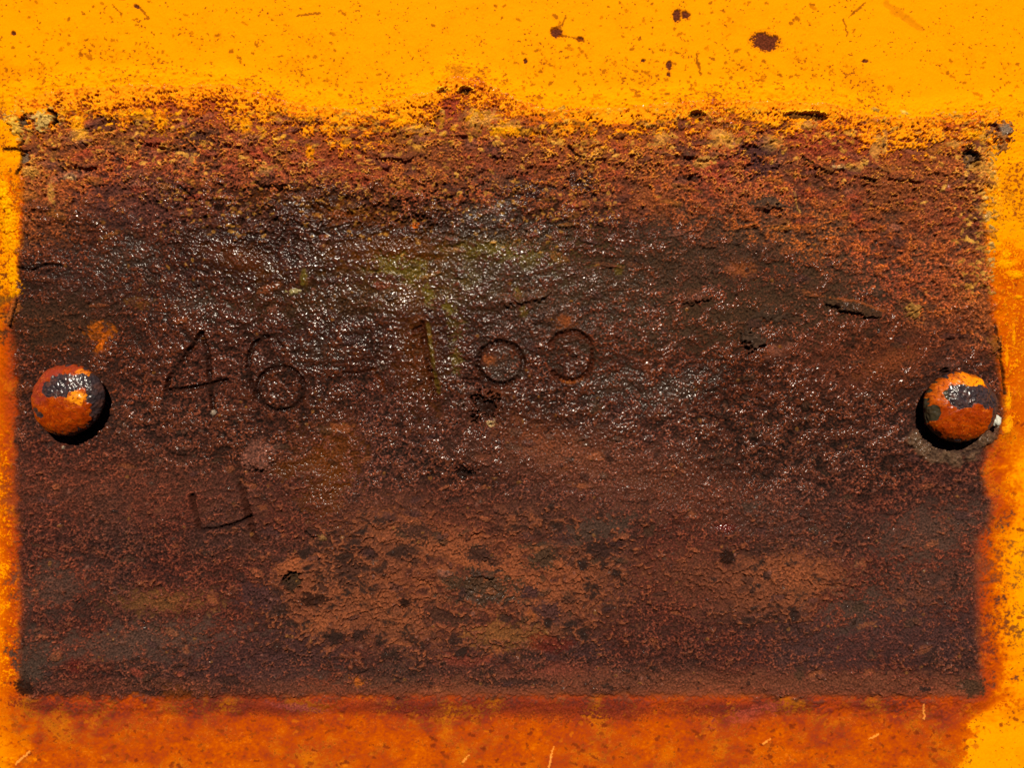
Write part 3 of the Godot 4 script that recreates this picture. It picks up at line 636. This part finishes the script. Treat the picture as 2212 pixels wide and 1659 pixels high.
func panel_marks() -> void:
	var sprinkle := RandomNumberGenerator.new()
	sprinkle.seed = 5
	for n in 1300:
		var p := Vector2(sprinkle.randf_range(-50, 2260), 250.0 - absf(sprinkle.randfn(0.0, 95.0)))
		if n % 4 == 0: p.y = sprinkle.randf_range(-50, 240)
		if sin(p.x * 0.0051 + 0.6) + sin(p.x * 0.0123) * 0.6 < sprinkle.randf_range(-1.6, 1.0): continue
		var to := p + Vector2(sprinkle.randf_range(-7, 12), sprinkle.randf_range(-5, 7)) * sprinkle.randf_range(0.2, 1.0)
		stroke(PackedVector2Array([p, to]), sprinkle.randf_range(1.8, 3.6), 0.5, c8(150, 78, 8).lerp(c8(206, 118, 0), sprinkle.randf()), 0.8, 0.9)
	for n in 650:
		var p := Vector2(sprinkle.randf_range(20, 2240), sprinkle.randf_range(1520, 1700))
		if p.x > 2120.0: p.y = sprinkle.randf_range(600, 1700)
		var to := p + Vector2(sprinkle.randf_range(-8, 12), sprinkle.randf_range(-6, 6))
		stroke(PackedVector2Array([p, to]), sprinkle.randf_range(1.8, 4.0), 0.4, c8(112, 40, 14).lerp(c8(228, 124, 10), sprinkle.randf() * sprinkle.randf()), 0.7, 0.9)
	# chips where the paint is gone
	for r in [[1204, 67, 13, 10, 20], [1657, 86, 26, 19, 8], [1464, 28, 9, 13, 0], [1482, 28, 9, 9, 0], [25, 68, 5, 4, 0], [1135, 128, 4, 5, 0], [1390, 127, 5, 4, 0], [1447, 138, 6, 10, 0], [1446, 158, 5, 5, 0], [1254, 80, 7, 5, 0], [292, 10, 8, 4, 30], [1872, 128, 7, 3, 0]]:
		patch(r[0], r[1], r[2] * 1.25, r[3] * 1.25, r[4], c8(214, 116, 10), 0.6, 0.4, 0.35)
		patch(r[0], r[1], r[2], r[3], r[4], c8(84, 46, 38), 0.95, 0.42, 0.2, 0.2, -2.4, part(0, "paint_chip"))
	for line in [
		[Vector2(1208, 72), Vector2(1250, 80), Vector2(1262, 86)], [Vector2(1190, 60), Vector2(1216, 50), Vector2(1222, 34)], [Vector2(1871, 3), Vector2(1850, 22), Vector2(1837, 33)], [Vector2(1824, 37), Vector2(1834, 67)], [Vector2(1506, 115), Vector2(1514, 153)], [Vector2(240, 6), Vector2(258, 26)], [Vector2(640, 30), Vector2(690, 24)], [Vector2(300, 14), Vector2(318, 36)],
	]:
		stroke(PackedVector2Array(line), 2.6, 0.8, c8(140, 72, 10), 0.75, 0.8)
	stroke(PackedVector2Array([Vector2(1918, 4), Vector2(1956, 34), Vector2(1992, 58)]), 9.0, 0.6, c8(206, 122, 6), 0.6, 0.8)
	patch(988, 158, 14, 30, 8, c8(170, 96, 12), 0.6, 1.4, 0.5)
	# lifted paint along the plate's top edge: a hollow below a thin lip
	for r in [[1734, 250, 48, 7, 2], [1506, 248, 17, 6, 0], [957, 197, 13, 5, -20], [1006, 196, 15, 6, 10]]:
		patch(r[0], r[1], r[2], r[3], r[4], c8(88, 58, 26), 0.95, 0.5, 0.2, 0.1, -6.0)
		stroke(arc(r[0], r[1] + 1.0, r[2] * 1.1, r[3] * 1.5, 195, 345, 8), 3.0, -3.5, c8(255, 196, 70), 0.8, 0.3)  # lip painted brighter than the paint, as a lit edge
	# yellow left standing on the edges
	for r in [[14, 440, 16, 20], [16, 480, 18, 26], [18, 520, 14, 26], [26, 590, 10, 30], [30, 624, 14, 14], [4, 410, 12, 20]]:
		lump(r[0], r[1], r[2], r[3], 0, c8(250, 172, 8), 0.9, 4.0, part(0, "paint_remnant"))
	for r in [[2172, 570, 20, 9], [2196, 592, 18, 8], [2204, 640, 12, 4], [2178, 548, 12, 8], [2176, 770, 4, 26], [2180, 860, 6, 22], [2182, 912, 9, 16], [2176, 930, 8, 12], [2200, 780, 5, 4], [2194, 720, 4, 22]]:
		lump(r[0], r[1], r[2], r[3], 0, c8(250, 170, 20), 0.85, 2.5, part(0, "paint_remnant"))
	# dark red patches just under the lower edge
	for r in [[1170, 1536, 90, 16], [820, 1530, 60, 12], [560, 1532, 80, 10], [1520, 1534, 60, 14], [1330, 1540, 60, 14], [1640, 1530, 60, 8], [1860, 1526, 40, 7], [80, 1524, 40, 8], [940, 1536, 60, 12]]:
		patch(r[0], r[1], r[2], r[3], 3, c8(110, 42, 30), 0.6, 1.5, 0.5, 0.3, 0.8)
	patch(640, 1530, 46, 8, 6, c8(150, 74, 70), 0.5, 1.3, 0.4, 0.5, 0.6)
	patch(1620, 1548, 60, 14, -16, c8(166, 76, 60), 0.5, 1.3, 0.4, 0.4, 0.3)
	for line in [
		[Vector2(1196, 1618), Vector2(1190, 1640), Vector2(1186, 1662)], [Vector2(1996, 1524), Vector2(2000, 1556)], [Vector2(1650, 1612), Vector2(1664, 1602)], [Vector2(30, 1654), Vector2(60, 1628)], [Vector2(1000, 1650), Vector2(1012, 1636)], [Vector2(1880, 1600), Vector2(1902, 1590)],
	]:
		stroke(PackedVector2Array(line), 2.4, -0.6, c8(250, 166, 70), 0.8, 0.8)


# ---- meshes ------------------------------------------------------------------------------------------------------

func build_surfaces() -> void:
	var alb := PackedByteArray()
	var rou := PackedByteArray()
	alb.resize(NX * NY * 3)
	rou.resize(NX * NY)
	var coa := PackedByteArray()
	coa.resize(NX * NY)
	for k in NX * NY:
		var c := col[k]
		if pid[k] != 0 and k > NX * 230: c = c * lerpf(1.0, 0.93, smoothstep(230.0, 330.0, float(k / NX)))
		if pid[k] != 0: c = Color(c.r * 1.06, c.g, c.b * 0.93)
		if pid[k] != 0 and k < NX * 600: c = c.lerp(rich(c), smoothstep(600.0, 480.0, float(k / NX)))
		alb[k * 3] = int(clampf(c.r, 0, 0.97) * 255.0)
		alb[k * 3 + 1] = int(clampf(c.g, 0, 1) * 255.0)
		alb[k * 3 + 2] = int(clampf(c.b, 0, 1) * 255.0)
		rou[k] = int(lerpf(0.9, 0.45, clampf(glo[k], 0, 1)) * 255.0)
		coa[k] = int(clampf(glo[k] * 0.8 - 0.14, 0, 0.52) * 255.0)
	var mat := StandardMaterial3D.new()
	mat.albedo_texture = ImageTexture.create_from_image(Image.create_from_data(NX, NY, false, Image.FORMAT_RGB8, alb))
	mat.roughness = 1.0
	mat.roughness_texture = ImageTexture.create_from_image(Image.create_from_data(NX, NY, false, Image.FORMAT_L8, rou))
	mat.texture_repeat = false

	mat.metallic_specular = 0.2
	mat.clearcoat_enabled = true
	mat.clearcoat = 1.0
	mat.clearcoat_roughness = 0.15
	mat.clearcoat_texture = ImageTexture.create_from_image(Image.create_from_data(NX, NY, false, Image.FORMAT_L8, coa))
	var paint := StandardMaterial3D.new()
	paint.albedo_texture = mat.albedo_texture
	paint.roughness = 0.6
	paint.metallic_specular = 0.06
	paint.texture_repeat = false

	var panel := thing("painted_panel", "yellow painted steel panel, speckled and stained orange by rust, behind the plate", "panel", at(1106, 829.5, PANEL_Z))
	var plate := thing("rusted_plate", "dark rusted steel plate with stamped figures, riveted onto the yellow panel", "plate", at(1106, 829.5, 0))
	var boxes := {}
	for j in NY - 1:
		for i in NX - 1:
			var id := pid[j * NX + i]
			if boxes.has(id):
				var b: PackedInt32Array = boxes[id]
				if i < b[0] or i > b[2] or j > b[3]: boxes[id] = PackedInt32Array([mini(b[0], i), b[1], maxi(b[2], i), j])
			else: boxes[id] = PackedInt32Array([i, j, i, j])
	part_of[0] = [0, "painted_face"]
	part_of[1] = [1, "plate_face"]
	for id in boxes:
		var owner_: Node3D = plate if part_of[id][0] == 1 else panel
		var m := MeshInstance3D.new()
		m.name = part_of[id][1]
		m.mesh = cut(id, boxes[id], owner_.position)
		m.material_override = mat if part_of[id][0] == 1 else paint
		owner_.add_child(m, true)
	var back := MeshInstance3D.new()
	back.name = "steel_sheet"
	back.mesh = sheet()
	var bm := StandardMaterial3D.new()
	bm.albedo_texture = sheet_paint()
	bm.roughness = 0.6
	bm.metallic_specular = 0.06
	back.material_override = bm
	panel.add_child(back, true)


# the grid squares of one part as a mesh, about the thing's own origin
func cut(id: int, b: PackedInt32Array, about: Vector3) -> ArrayMesh:
	var w := b[2] - b[0] + 2
	var rows := b[3] - b[1] + 2
	var map := PackedInt32Array()
	map.resize(w * rows)
	map.fill(-1)
	var vs := PackedVector3Array()
	var ns := PackedVector3Array()
	var uv := PackedVector2Array()
	var ix := PackedInt32Array()
	for j in range(b[1], b[3] + 1):
		for i in range(b[0], b[2] + 1):
			if pid[j * NX + i] != id: continue
			var q := [0, 0, 0, 0]
			for s in 4:
				var x := i + (s & 1)
				var y := j + (s >> 1)
				var slot := (y - b[1]) * w + x - b[0]
				if map[slot] < 0:
					map[slot] = vs.size()
					var k := y * NX + x
					vs.append(at(U0 + x * CELL, V0 + y * CELL, hgt[k]) - about)
					var hx := (hgt[mini(k + 1, NX * NY - 1)] - hgt[maxi(k - 1, 0)]) / (2.0 * CELL)
					var hy := (hgt[mini(k + NX, NX * NY - 1)] - hgt[maxi(k - NX, 0)]) / (2.0 * CELL)
					if x == 0 or y == 0 or x == NX - 1 or y == NY - 1:
						hx = 0.0
						hy = 0.0
					ns.append(Vector3(-hx, hy, 1.0).normalized())
					uv.append(Vector2((x + 0.5) / NX, (y + 0.5) / NY))
				q[s] = map[slot]
			ix.append_array(PackedInt32Array([q[0], q[1], q[2], q[1], q[3], q[2]]))
	var a := []
	a.resize(Mesh.ARRAY_MAX)
	a[Mesh.ARRAY_VERTEX] = vs
	a[Mesh.ARRAY_NORMAL] = ns
	a[Mesh.ARRAY_TEX_UV] = uv
	a[Mesh.ARRAY_INDEX] = ix
	var mesh := ArrayMesh.new()
	mesh.add_surface_from_arrays(Mesh.PRIMITIVE_TRIANGLES, a)
	return mesh


# its paint: specks, and the rust that has run down from the plate
func sheet_paint() -> ImageTexture:
	var side := 1024
	var a := noise(0.02, 4, 71)
	var b := noise(0.16, 2, 72)
	var px := PackedByteArray()
	px.resize(side * side * 3)
	for j in side:
		for i in side:
			var u := ((i + 0.5) / side - 0.5) / U + 1106.0
			var v := ((j + 0.5) / side - 0.5) / U + 829.5
			var m := a.get_noise_2d(i, j)
			var f := b.get_noise_2d(i, j)
			var s := smoothstep(1560.0, 1640.0, v) * smoothstep(3400.0, 1600.0, v) * smoothstep(-40.0, 120.0, u + m * 120.0) * smoothstep(2190.0, 2060.0, u + m * 120.0) * 0.75
			var c := c8(250, 155, 0).lerp(c8(196, 90, 4), clampf(s + m * 0.6 * s + f * 0.15, 0, 1)).lerp(c8(222, 130, 0), clampf(m * 0.7, 0, 0.5))
			if f > 0.42: c = c.lerp(c8(150, 76, 10), 0.7)
			var k := (j * side + i) * 3
			px[k] = int(c.r * 255.0)
			px[k + 1] = int(c.g * 255.0)
			px[k + 2] = int(c.b * 255.0)
	return ImageTexture.create_from_image(Image.create_from_data(side, side, false, Image.FORMAT_RGB8, px))


# the rest of the painted sheet round the worked area
func sheet() -> ArrayMesh:
	var st := SurfaceTool.new()
	st.begin(Mesh.PRIMITIVE_TRIANGLES)
	var x0 := (U0 - 1106.0) * U
	var x1 := (U0 + (NX - 1) * CELL - 1106.0) * U
	var y1 := (829.5 - V0) * U
	var y0 := (829.5 - V0 - (NY - 1) * CELL) * U
	for r in [[-0.5, y1, 0.5, 0.5], [-0.5, -0.5, 0.5, y0], [-0.5, y0, x0, y1], [x1, y0, 0.5, y1]]:
		for p in [Vector2(r[0], r[1]), Vector2(r[0], r[3]), Vector2(r[2], r[3]), Vector2(r[0], r[1]), Vector2(r[2], r[3]), Vector2(r[2], r[1])]:
			st.set_normal(Vector3(0, 0, 1))
			st.set_uv(Vector2(p.x + 0.5, 0.5 - p.y))
			st.add_vertex(Vector3(p.x, p.y, 0))
	return st.commit()


# rust is redder than the mixing above leaves it
func rich(c: Color) -> Color:
	var y := c.r * 0.35 + c.g * 0.5 + c.b * 0.15
	return Color(maxf(0, y + (c.r - y) * 1.12) * 0.97, maxf(0, y + (c.g - y) * 1.2 - 0.006), maxf(0, y + (c.b - y) * 1.2 - 0.008))


func thing(called: String, label: String, category: String, where: Vector3, group := "") -> Node3D:
	var o := Node3D.new()
	o.name = called
	add_child(o, true)
	o.position = where
	o.set_meta("label", label)
	o.set_meta("category", category)
	if group: o.set_meta("group", group)
	return o


# a round-headed rivet; face: where the paint has gone, in thousandths of the head's radius
func build_rivet(label: String, u: float, v: float, gone: Array, spots: Array, look: int) -> void:
	var o := thing("rivet", label, "rivet", at(u, v, 0), "rivets that hold the rusted plate")
	var side := 384
	var a_a := noise(1.0 / 26.0, 3, 50 + look)
	var a_b := noise(1.0 / 8.0, 2, 60 + look)
	var bare := PackedByteArray()
	bare.resize(side * side)
	var img := PackedByteArray()
	img.resize(side * side * 3)
	var gl := PackedByteArray()
	gl.resize(side * side)
	var polys := []
	for g in gone:
		var poly := PackedVector2Array()
		for p in g: poly.append(p / 1000.0)
		polys.append(poly)
	for j in side:
		for i in side:
			var x := (i + 0.5) / side * 2.4 - 1.2
			var y := (j + 0.5) / side * 2.4 - 1.2
			var m := a_a.get_noise_2d(x * 76.0, y * 76.0)
			var f := a_b.get_noise_2d(x * 76.0, y * 76.0)
			var q := Vector2(x + m * 0.06 + f * 0.03, y + a_a.get_noise_2d(y * 76.0, x * 76.0 + 200.0) * 0.06 + f * 0.03)
			var off := q.length() > 0.985 + m * 0.1 + maxf(0.0, q.y) * -0.05
			for poly in polys:
				if Geometry2D.is_point_in_polygon(q, poly): off = true
			for s in spots:
				var e := (q - Vector2(s[0], s[1])).rotated(-deg_to_rad(s[4])) / Vector2(s[2], s[3])
				if e.length() < 1.0: off = true
			var k := j * side + i
			var c := c8(150, 50, 0).lerp(c8(186, 74, 0), clampf(m * 1.6 + 0.1, 0, 1)).lerp(c8(150, 52, 6), clampf(-f * 1.4 - m * 0.8, 0, 0.8))
			if look == 0:
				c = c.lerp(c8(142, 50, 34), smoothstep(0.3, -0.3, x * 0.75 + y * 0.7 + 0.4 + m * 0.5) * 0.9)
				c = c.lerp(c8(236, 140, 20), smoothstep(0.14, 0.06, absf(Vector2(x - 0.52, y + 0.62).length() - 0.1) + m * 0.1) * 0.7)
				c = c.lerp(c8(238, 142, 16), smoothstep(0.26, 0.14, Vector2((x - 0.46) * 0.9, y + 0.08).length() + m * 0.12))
			else:
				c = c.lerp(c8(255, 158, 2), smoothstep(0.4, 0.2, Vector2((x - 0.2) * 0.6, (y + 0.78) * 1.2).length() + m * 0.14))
				c = c.lerp(c8(224, 112, 10), smoothstep(0.2, -0.3, x * 0.6 + y + 0.5) * 0.6)
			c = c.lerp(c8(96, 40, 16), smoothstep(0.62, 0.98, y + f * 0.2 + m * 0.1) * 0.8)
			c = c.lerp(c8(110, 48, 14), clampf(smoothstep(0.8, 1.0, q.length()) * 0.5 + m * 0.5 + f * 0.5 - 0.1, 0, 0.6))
			var speck := a_b.get_noise_2d(x * 76.0 + 300.0, y * 76.0)
			if speck > 0.38: c = c.lerp(c8(110, 38, 10), 0.65)
			if absf(a_a.get_noise_2d(x * 50.0 + 90.0, y * 120.0)) < 0.012: c = c.lerp(c8(244, 150, 40), 0.6)
			if off:
				c = c8(56, 44, 46).lerp(c8(84, 54, 46), clampf(m * 1.5 + 0.3, 0, 1)).lerp(c8(32, 26, 28), clampf(-f * 1.6, 0, 0.8))
				if look == 1 and x < -0.5: c = c.lerp(c8(64, 58, 34), 0.7)
			bare[k] = 1 if off else 0
			img[k * 3] = int(c.r * 255.0)
			img[k * 3 + 1] = int(c.g * 255.0)
			img[k * 3 + 2] = int(c.b * 255.0)
			gl[k] = 170 if off and y < 0.2 and x < 0.7 else 60
	var mat := StandardMaterial3D.new()
	mat.albedo_texture = ImageTexture.create_from_image(Image.create_from_data(side, side, false, Image.FORMAT_RGB8, img))
	mat.roughness = 0.5
	mat.metallic_specular = 0.18
	mat.clearcoat_enabled = true
	mat.clearcoat = 1.0
	mat.clearcoat_roughness = 0.22
	mat.clearcoat_texture = ImageTexture.create_from_image(Image.create_from_data(side, side, false, Image.FORMAT_L8, gl))
	# profile from the shank up over the rim to the crown
	var prof := PackedVector2Array([Vector2(60, -14), Vector2(60, 8), Vector2(62, 14), Vector2(68, 16), Vector2(72.5, 20), Vector2(75, 24)])
	for t in 46:
		var a := deg_to_rad(lerpf(2.0, 90.0, t / 45.0))
		prof.append(Vector2(76.0 * cos(a), 27.0 + 35.0 * sin(a)))
	var segs := 220
	var rows := prof.size()
	var vs := PackedVector3Array()
	var uv := PackedVector2Array()
	for r in rows:
		for s in segs + 1:
			var t := TAU * (s % segs) / segs
			var pr := prof[r]
			var x := cos(t) * pr.x
			var y := sin(t) * pr.x
			var lobe := 1.0 + 0.026 * sin(t * 2.0 + look * 1.3) + 0.016 * sin(t * 3.0 + 1.0 + look) + 0.008 * sin(t * 7.0 + look)
			var gx := clampi(int((x / 76.0 + 1.2) / 2.4 * side), 0, side - 1)
			var gy := clampi(int((-y / 76.0 + 1.2) / 2.4 * side), 0, side - 1)
			var m := a_a.get_noise_3d(x, -y, pr.y)
			var f := a_b.get_noise_3d(x, -y, pr.y)
			var rough := bare[gy * side + gx]
			var push := m * 2.2 + f * (1.5 if rough else 0.7) + (0.0 if rough else 1.0)
			var n := Vector3(x, y, maxf(0.0, pr.y - 16.0) * 1.6).normalized()
			var p := Vector3(x * lobe, y * lobe, pr.y) + n * push
			vs.append(p * U)
			uv.append(Vector2((x / 76.0 + 1.2) / 2.4, (-y / 76.0 + 1.2) / 2.4))
	var ns := PackedVector3Array()
	ns.resize(vs.size())
	ns.fill(Vector3.ZERO)
	var faces := [PackedInt32Array(), PackedInt32Array()]
	var w := segs + 1
	for r in rows - 1:
		for s in segs:
			var q := [r * w + s, r * w + s + 1, (r + 1) * w + s, (r + 1) * w + s + 1]
			for tri in [[q[0], q[2], q[1]], [q[1], q[2], q[3]]]:
				var n := (vs[tri[2]] - vs[tri[0]]).cross(vs[tri[1]] - vs[tri[0]])
				for c in tri: ns[c] += n
			var mid := uv[q[0]]
			var bit := bare[clampi(int(mid.y * side), 0, side - 1) * side + clampi(int(mid.x * side), 0, side - 1)]
			var which := 0 if bit or r < 5 else 1
			faces[which].append_array(PackedInt32Array([q[0], q[2], q[1], q[1], q[2], q[3]]))
	for r in rows:
		var n := ns[r * w] + ns[r * w + segs]
		ns[r * w] = n
		ns[r * w + segs] = n
	for k in ns.size(): ns[k] = ns[k].normalized() if ns[k].length() > 0.0 else Vector3(0, 0, 1)
	for which in 2:
		var a := []
		a.resize(Mesh.ARRAY_MAX)
		a[Mesh.ARRAY_VERTEX] = vs
		a[Mesh.ARRAY_NORMAL] = ns
		a[Mesh.ARRAY_TEX_UV] = uv
		a[Mesh.ARRAY_INDEX] = faces[which]
		var mesh := ArrayMesh.new()
		mesh.add_surface_from_arrays(Mesh.PRIMITIVE_TRIANGLES, a)
		var m := MeshInstance3D.new()
		m.name = ["head", "paint_coat"][which]
		m.mesh = mesh
		m.material_override = mat
		o.add_child(m, true)


func build_rivets() -> void:
	build_rivet("rivet head with reddish orange paint and a glossy black bare patch, near the stamped figures", 166, 863, [
		[Vector2(-560, -330), Vector2(-450, -520), Vector2(-280, -520), Vector2(-240, -660), Vector2(20, -730), Vector2(380, -680), Vector2(620, -660), Vector2(760, -800), Vector2(1200, -700), Vector2(1200, 700), Vector2(640, 900), Vector2(640, 760), Vector2(740, 500), Vector2(790, 280), Vector2(780, 130), Vector2(680, 30), Vector2(640, -310), Vector2(560, -300), Vector2(240, -220), Vector2(180, -40), Vector2(80, -100), Vector2(-120, -100), Vector2(-330, -70), Vector2(-500, -200)],
	], [[-0.66, 0.33, 0.23, 0.09, 28]], 0)
	build_rivet("rivet head with bright orange paint and one dull plum bare side, beside a pale crumb", 2054, 879, [
		[Vector2(-640, -390), Vector2(-480, -600), Vector2(-240, -640), Vector2(40, -600), Vector2(300, -630), Vector2(590, -540), Vector2(600, -800), Vector2(760, -1000), Vector2(1200, -600), Vector2(1200, 700), Vector2(620, 1000), Vector2(500, 860), Vector2(620, 680), Vector2(660, 400), Vector2(660, -20), Vector2(480, 40), Vector2(360, -70), Vector2(170, -120), Vector2(50, -40), Vector2(-90, -10), Vector2(-270, 20), Vector2(-430, -70), Vector2(-590, -250)],
	], [[-0.86, 0.13, 0.17, 0.22, 0]], 1)


func build_bits() -> void:
	var o := MeshInstance3D.new()
	o.name = "paint_crumb"
	var st := SurfaceTool.new()
	st.begin(Mesh.PRIMITIVE_TRIANGLES)
	st.set_smooth_group(0)
	var n := noise(0.35, 2, 91)
	var vs := []
	for r in 13:
		for s in 25:
			var a := PI * r / 12.0
			var t := TAU * (s % 24) / 24.0
			var d := Vector3(sin(a) * cos(t), cos(a), sin(a) * sin(t))
			vs.append(d * Vector3(8.5, 12.0, 8.0) * (1.0 + 0.45 * n.get_noise_3d(d.x * 3.0, d.y * 3.0, d.z * 3.0)) * U)
	for r in 12:
		for s in 24:
			var k := r * 25 + s
			for c in [k, k + 1, k + 25, k + 1, k + 26, k + 25]: st.add_vertex(vs[c])
	st.generate_normals()
	o.mesh = st.commit()
	var m := StandardMaterial3D.new()
	m.albedo_color = c8(196, 194, 178)
	m.roughness = 0.5
	o.material_override = m
	add_child(o, true)
	o.position = at(2140, 909, 16)
	o.set_meta("label", "small pale grey crumb wedged between a rivet head and the yellow panel")
	o.set_meta("category", "crumb")
